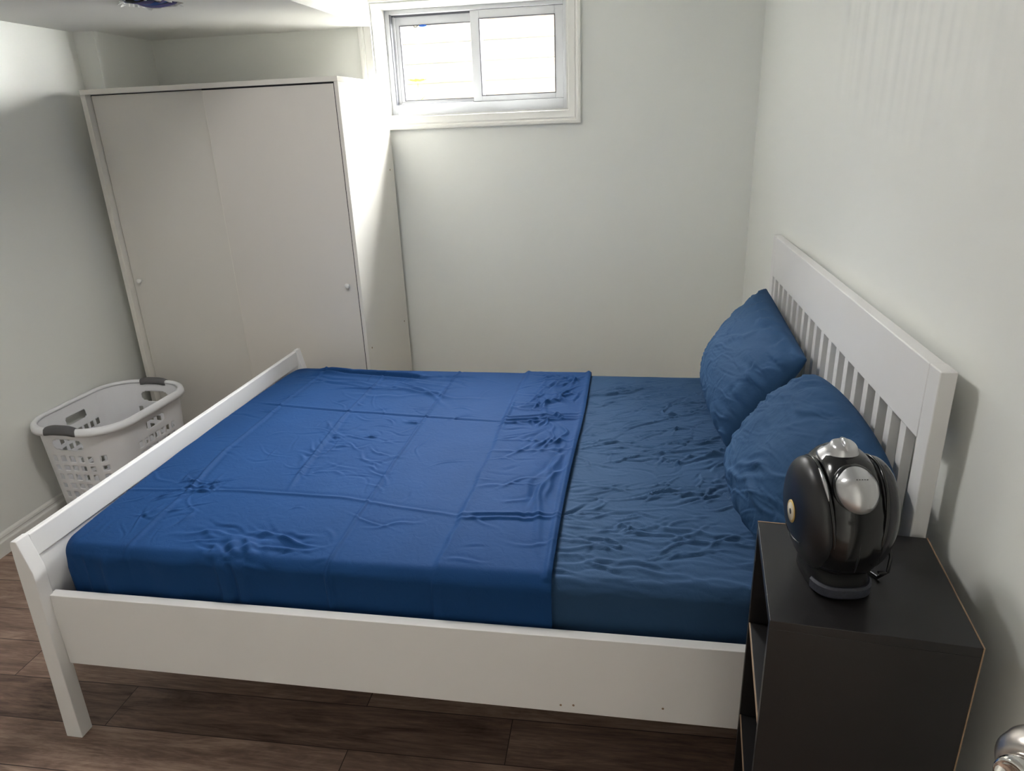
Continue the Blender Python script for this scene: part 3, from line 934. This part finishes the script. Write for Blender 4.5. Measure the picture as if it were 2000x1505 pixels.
# pillows
def pillow(label, c00, c10, c11, c01, thick, seed, rnd, group='navy pillows'):
    """corners: bottom-far, bottom-near, top-near, top-far (bed coordinates)"""
    n = 120
    c = [Vector(q) for q in (c00, c10, c11, c01)]
    u, v = np.meshgrid(np.linspace(0, 1, n), np.linspace(0, 1, n), indexing='ij')
    C = [np.array(q) for q in c]
    nrm = ((c[1]-c[0]).cross(c[3]-c[0])).normalized()
    if nrm.x > 0: nrm = -nrm
    nn = np.array(nrm)
    # pull the sides in between the corners
    a = 2*u-1; b = 2*v-1
    a0_, b0_ = a, b
    a, b = a*np.sqrt(1-rnd*b0_*b0_), b*np.sqrt(1-rnd*a0_*a0_)
    uu = .5+.5*a*(1-.085*(1-b*b)*np.abs(a)**1.5); vv = .5+.5*b*(1-.075*(1-a*a)*np.abs(b)**1.5)
    base = ((1-uu)*(1-vv))[..., None]*C[0]+(uu*(1-vv))[..., None]*C[1]+(uu*vv)[..., None]*C[2]+((1-uu)*vv)[..., None]*C[3]
    a, b = a0_, b0_
    prof = np.clip((1-a**2)*(1-b**2), 0, 1)**.42*(.85+.15*(1-b))
    prof = prof*(1+.10*vnoise(u*3+seed, v*3, seed, 2))
    wr = random_wrinkles(u*.7, v*.5, 130, (0, .7, 0, .5), R(20), .9, .10, .0036, .0034, seed+3)+random_wrinkles(u*.7, v*.5, 14, (0, .7, 0, .5), R(35), .6, .22, .012, .0055, seed+4)
    ed = np.clip(1-np.minimum(np.minimum(u, 1-u), np.minimum(v, 1-v))/.22, 0, 1)
    pk = .006*ed*np.sin(np.where(np.minimum(u, 1-u) < np.minimum(v, 1-v), v, u)*46+2.5*vnoise(u*9, v*9, seed+8, 2))
    fade = np.clip(np.minimum(np.minimum(u, 1-u), np.minimum(v, 1-v))/.05, 0, 1)
    hf = thick*.62*prof+(wr+pk+.0016*vnoise(u*12, v*12, seed+5, 3))*fade+.003
    hb = thick*.38*prof+.003
    front = base+nn*hf[..., None]
    back = base-nn*hb[..., None]
    verts = np.concatenate([front.reshape(-1, 3), back.reshape(-1, 3)])
    idx = np.arange(n*n).reshape(n, n)
    F = []
    for off, fl in ((0, 0), (n*n, 1)):
        q = np.stack([idx[:-1, :-1], idx[1:, :-1], idx[1:, 1:], idx[:-1, 1:]], -1).reshape(-1, 4)+off
        F += (q[:, ::-1] if fl else q).tolist()
    bd = list(idx[:, 0])+list(idx[-1, 1:])+list(idx[-2::-1, -1])+list(idx[0, -2:0:-1])
    for i in range(len(bd)):
        p, q = int(bd[i]), int(bd[(i+1) % len(bd)])
        F.append((q, p, p+n*n, q+n*n))
    me = bpy.data.meshes.new('pillow')
    me.from_pydata(verts.tolist(), [], F); me.update()
    b_ = bmesh.new(); b_.from_mesh(me); bmesh.ops.recalc_face_normals(b_, faces=b_.faces); b_.to_mesh(me); b_.free()
    for p in me.polygons: p.use_smooth = True
    o = bpy.data.objects.new('pillow', me); COL.objects.link(o)
    me.materials.append(M['pillow'])
    o.location = BO; o.rotation_euler = (0, 0, BA)
    return tag(o, label, 'pillow', group)
pillow('navy pillow farther from the nightstand, leaning on the window end of the headboard',
       (-.31, .60, .655), (-.315, -.02, .640), (-.095, -.045, .965), (-.082, .785, 1.005), .20, 3, .10)
pillow('navy pillow behind the coffee machine, nearer the nightstand, slumped on the headboard',
       (-.325, -.11, .640), (-.28, -.69, .625), (-.06, -.87, .95), (-.115, -.20, 1.045), .19, 9, .36)

# ------------------------------------------------------------------ nightstand
NA = R(-6.448)
NO = Vector((0, -2.8, 0))
nx0, nx1, ny0, ny1, NH = -.396, -.075, -.027, .295, .839
ns = thing('nightstand', 'tall black-brown open cubby nightstand with worn edges beside the bed', 'nightstand', NO, NA)
T = .018
obj('top_panel', B((nx0, nx1, ny0, ny1, NH-T, NH)), M['black_wood'], ns, bevel=.001)
obj('side_panel', B((nx0, nx1, ny0, ny0+T, 0, NH-T)), M['black_wood'], ns, bevel=.001)
obj('side_panel', B((nx0, nx1, ny1-T, ny1, 0, NH-T)), M['black_wood'], ns, bevel=.001)
obj('back_panel', B((nx1-.006, nx1, ny0+T, ny1-T, .02, NH-T)), M['black_wood'], ns)
e = .0022
for z in (.575, .310, .04):
    s = obj('shelf', B((nx0+.003, nx1-.006, ny0+T, ny1-T, z, z+.016)), M['black_wood'], ns, bevel=.0008)
    obj('edge_strip', B((nx0+.0005, nx0+.003, ny0+T, ny1-T, z+.012, z+.016)), M['raw_edge'], s)
obj('edge_strip', B((nx1, nx1+e, ny0, ny1, NH-.006, NH+.0006)), M['raw_edge'], ns)
obj('edge_strip', B((nx1, nx1+e, ny0-.0006, ny0+.004, 0, NH)), M['raw_edge'], ns)
obj('edge_strip', B((nx0, nx0+.06, ny1-.001, ny1+.0012, NH-.004, NH+.0008)), M['raw_edge'], ns)

# ------------------------------------------------------------------ coffee machine
CO = Vector((-.263, -2.640, NH))
cmach = thing('coffee_machine', 'black egg-shaped capsule coffee machine with silver cap on the nightstand', 'coffee machine', CO, R(5))
# body: (z, half width, half depth, y offset)
body = [(.046, .050, .070, .004), (.058, .058, .082, 0), (.08, .064, .092, -.002), (.11, .068, .098, -.002), (.145, .069, .099, -.001),
        (.175, .066, .095, .002), (.20, .060, .086, .006), (.222, .052, .072, .010), (.238, .042, .056, .012), (.248, .030, .040, .013), (.252, .012, .016, .013)]
obj('body', loft([sell(a, b, z, 2.6, 64, 0, cy) for z, a, b, cy in body]), M['gloss_black'], cmach, smooth=True)
base = [(0, .048, .070, -.004), (.004, .052, .074, -.004), (.020, .052, .074, -.004), (.034, .050, .070, 0), (.048, .052, .068, .004)]
bs = obj('base', loft([sell(a, b, z, 3, 64, 0, cy) for z, a, b, cy in base]), M['black_matte'], cmach, smooth=True)
# drip tray: curved grey band round the front of the base
tr_ = bmesh.new()
rings = []
for k in range(33):
    a = R(-158+k*136/32)
    c, s = math.cos(a), math.sin(a)
    def pt(r, z):
        f = lambda v: math.copysign(abs(v)**(2/3), v)
        return (f(c)*(.052+r), f(s)*(.074+r)-.004, z)
    rings.append([pt(.0005, .006), pt(.004, .008), pt(.0045, .024), pt(.001, .0275), pt(-.004, .026), pt(-.004, .008)])
obj('drip_tray', loft(rings), M['drip'], bs, smooth=False)
# side shells: big lenses with a seam ring
for s in (-1, 1):
    bm = bmesh.new()
    bmesh.ops.create_uvsphere(bm, u_segments=56, v_segments=36, radius=1)
    mt = Matrix.Translation((s*.047, .004, .132)) @ Matrix.Rotation(R(s*6), 4, 'Y') @ Matrix.Diagonal((.040, .094, .104, 1))
    xform(bm, mt)
    sh_ = obj('side_shell' if s < 0 else 'water_tank', bm, M['satin_black'] if s < 0 else M['smoke'], cmach, smooth=True)
    rb = bmesh.new()
    pts = [mt @ Vector((-s*.18, math.cos(t)*.992, math.sin(t)*.992)) for t in [2*math.pi*i/64 for i in range(64)]]
    tube(rb, pts, .0032, 8, True)
    obj('seam_ring', rb, M['gloss_black'], sh_, smooth=True)
    if s < 0:
        # silver accents on the seam, top front and bottom front
        for (t0, t1, rad) in ((105, 142, .0036), (222, 238, .0040)):
            ab = bmesh.new()
            pts = [mt @ Vector((.12, math.cos(R(t0+(t1-t0)*i/14)), math.sin(R(t0+(t1-t0)*i/14)))) for i in range(15)]
            tube(ab, pts, [rad*(.3+.7*math.sin(math.pi*i/14)) for i in range(15)], 8)
            obj('silver_accent', ab, M['silver'], sh_, smooth=True)
        # oval badge
        def lens_pt(yy, zz, k=1.012):
            return mt @ Vector((-math.sqrt(max(0, 1-yy*yy-zz*zz))*k, yy*k, zz*k))
        for nm, m_, sc_, k in (('badge', 'gold', 1, 1.006), ('badge_face', 'cream', .78, 1.012), ('badge_mark', 'ink', .25, 1.018)):
            gb = bmesh.new()
            cen = (-.16, .14)
            ring_ = [gb.verts.new(lens_pt(cen[0]+.17*sc_*math.cos(q), cen[1]+.21*sc_*math.sin(q), k)) for q in [2*math.pi*i/28 for i in range(28)]]
            mid = gb.verts.new(lens_pt(cen[0], cen[1], k+.004))
            for i in range(28):
                gb.faces.new((ring_[i], ring_[(i+1) % 28], mid))
            o = obj(nm, gb, M[m_], sh_, smooth=True)
            o.modifiers.new('t', 'SOLIDIFY').thickness = .0012
        vb = bmesh.new()
        pts = [lens_pt(-.45+.75*i/12, -.34-.05*math.sin(math.pi*i/12), 1.004) for i in range(13)]
        tube(vb, pts, .0013, 6)
        obj('seam_line', vb, M['gloss_black'], sh_, smooth=True)
# silver head cap facing up and forward
capM = Matrix.Translation((-.002, -.056, .209)) @ Matrix.Rotation(R(50), 4, 'X')
def dome(rx, ry, hgt, sink=.0, n=48, m=10, flat=None):
    rings = []
    for j in range(m+1):
        t = math.pi/2*j/m
        rings.append([(rx*math.cos(t)*math.cos(q) if j < m else 1e-4*math.cos(q), ry*math.cos(t)*math.sin(q) if j < m else 1e-4*math.sin(q), hgt*math.sin(t)-sink) for q in [2*math.pi*k/n for k in range(n)]])
    bm = loft([[(x, y, z-.012) for x, y, z in rings[0]]]+rings)
    return bm
bz = xform(dome(.0395, .0465, .019), capM)
obj('cap_bezel', bz, M['gloss_black'], cmach, smooth=True)
cb = dome(.0365, .0435, .034)
for v in cb.verts:                       # the flattened shelf near its top
    if v.co.y > .012 and v.co.z > 0:
        v.co.z -= min(.005, (v.co.y-.012)*.4)
hcap = obj('head_cap', xform(cb, capM), M['silver'], cmach, smooth=True)
# illegible small print on the cap: a row of short dashes
for i in range(5):
    db = B((-.0095+i*.0042, -.0073+i*.0042, .0105, .0118, .0318, .0330))
    obj('print_mark', xform(db, capM), M['ink'], hcap)
# locking lever on top
lid = [(.0, .040, .036), (.004, .038, .035), (.009, .030, .029), (.018, .0235, .024), (.026, .0215, .021), (.030, .017, .016), (.0315, .006, .006)]
lv = obj('lever', xform(loft([sell(a, b, z, 2.4, 40) for z, a, b in lid]), Matrix.Translation((-.004, .012, .237)) @ Matrix.Rotation(R(10), 4, 'X')), M['silver'], cmach, smooth=True)
rb = bmesh.new(); tube(rb, [(-.004, -.012, .259), (-.004, -.004, .2665), (-.004, .008, .2705), (-.004, .02, .269)], [.0035, .005, .006, .004], 10)
obj('lever_ridge', rb, M['silver'], lv, smooth=True)
# chrome front ridge on the body
fb = bmesh.new(); tube(fb, [(0, -.0935, .155), (0, -.0985, .13), (0, -.0985, .10), (0, -.092, .07)], [.001, .0018, .0018, .001], 8)
obj('front_ridge', fb, M['satin_black'], cmach, smooth=True)
for z in (.066, .158):
    tb = B((.040, .054, -.093 if z < .1 else -.085, -.086 if z < .1 else -.078, z, z+.004))
    obj('tank_clip', tb, M['satin_black'], cmach, bevel=.001)
pc = bmesh.new()
tube(pc, [(.060, .03, .07), (.082, .02, .085), (.094, .0, .075), (.097, -.015, .05), (.092, -.022, .022), (.080, -.015, .0045), (.066, .02, .0045)], .0035, 10)
obj('power_cord', pc, M['satin_black'], cmach, smooth=True)

# ------------------------------------------------------------------ open door and knob at the right edge
KX, KY, KZ = -.250, -3.236, 1.046
door = bpy.data.objects.new('door_1', None); COL.objects.link(door); door.location = (-.125, -3.30, 0)
struct(door, 'white room door folded back to the right wall, only its knob in view')
dl = Vector((-.125, -3.30, 0))
obj('door_leaf', B((0, .036, -.80, .10, .01, 2.03)), M['trim'], door, bevel=.002)
kn = lathe([(.033, 0), (.033, .004), (.028, .009), (.016, .012), (.013, .03), (.018, .045), (.030, .058), (.0365, .075), (.0375, .088), (.035, .102), (.027, .112), (.0165, .116), (.0155, .113)], 48)
axis = Vector((-.80, -.46, .14)).normalized()
q = axis.to_track_quat('Z', 'Y').to_matrix().to_4x4()
kb = Vector((KX, KY, KZ))-axis*.088
knob = obj('door_knob', xform(kn, Matrix.Translation(kb-dl) @ q), M['satin_nickel'], door, smooth=True)
tk = lathe([(.0165, .108), (.0185, .116), (.0185, .126), (.017, .132), (.0145, .1335), (.0125, .130), (.008, .128), (.001, .1275)], 28)
obj('lock_button', xform(tk, Matrix.Translation(kb-dl) @ q), M['chrome'], knob, smooth=True)

# ------------------------------------------------------------------ added ceiling lamp brightening the room from above the frame
lamp = thing('added_ceiling_lamp', 'added round flush lamp on the main ceiling, unseen, brightening the room', 'lamp', (FILL_LAMP_X, FILL_LAMP_Y, ZC))
obj('added_lamp_base', lathe([(.19, 0), (.19, -.018), (.178, -.024), (.175, -.010)], 48), M['trim'], lamp, smooth=True)
gm = mat('added_lamp_glass', (250, 248, 240), .4)
gm.node_tree.nodes['Principled BSDF'].inputs['Emission Color'].default_value = (1, .985, .955, 1)
gm.node_tree.nodes['Principled BSDF'].inputs['Emission Strength'].default_value = FILL_LAMP_GLOW
obj('added_lamp_shade', lathe([(.174, -.012), (.172, -.03), (.15, -.052), (.10, -.068), (.04, -.075), (.001, -.076)], 48), gm, lamp, smooth=True)
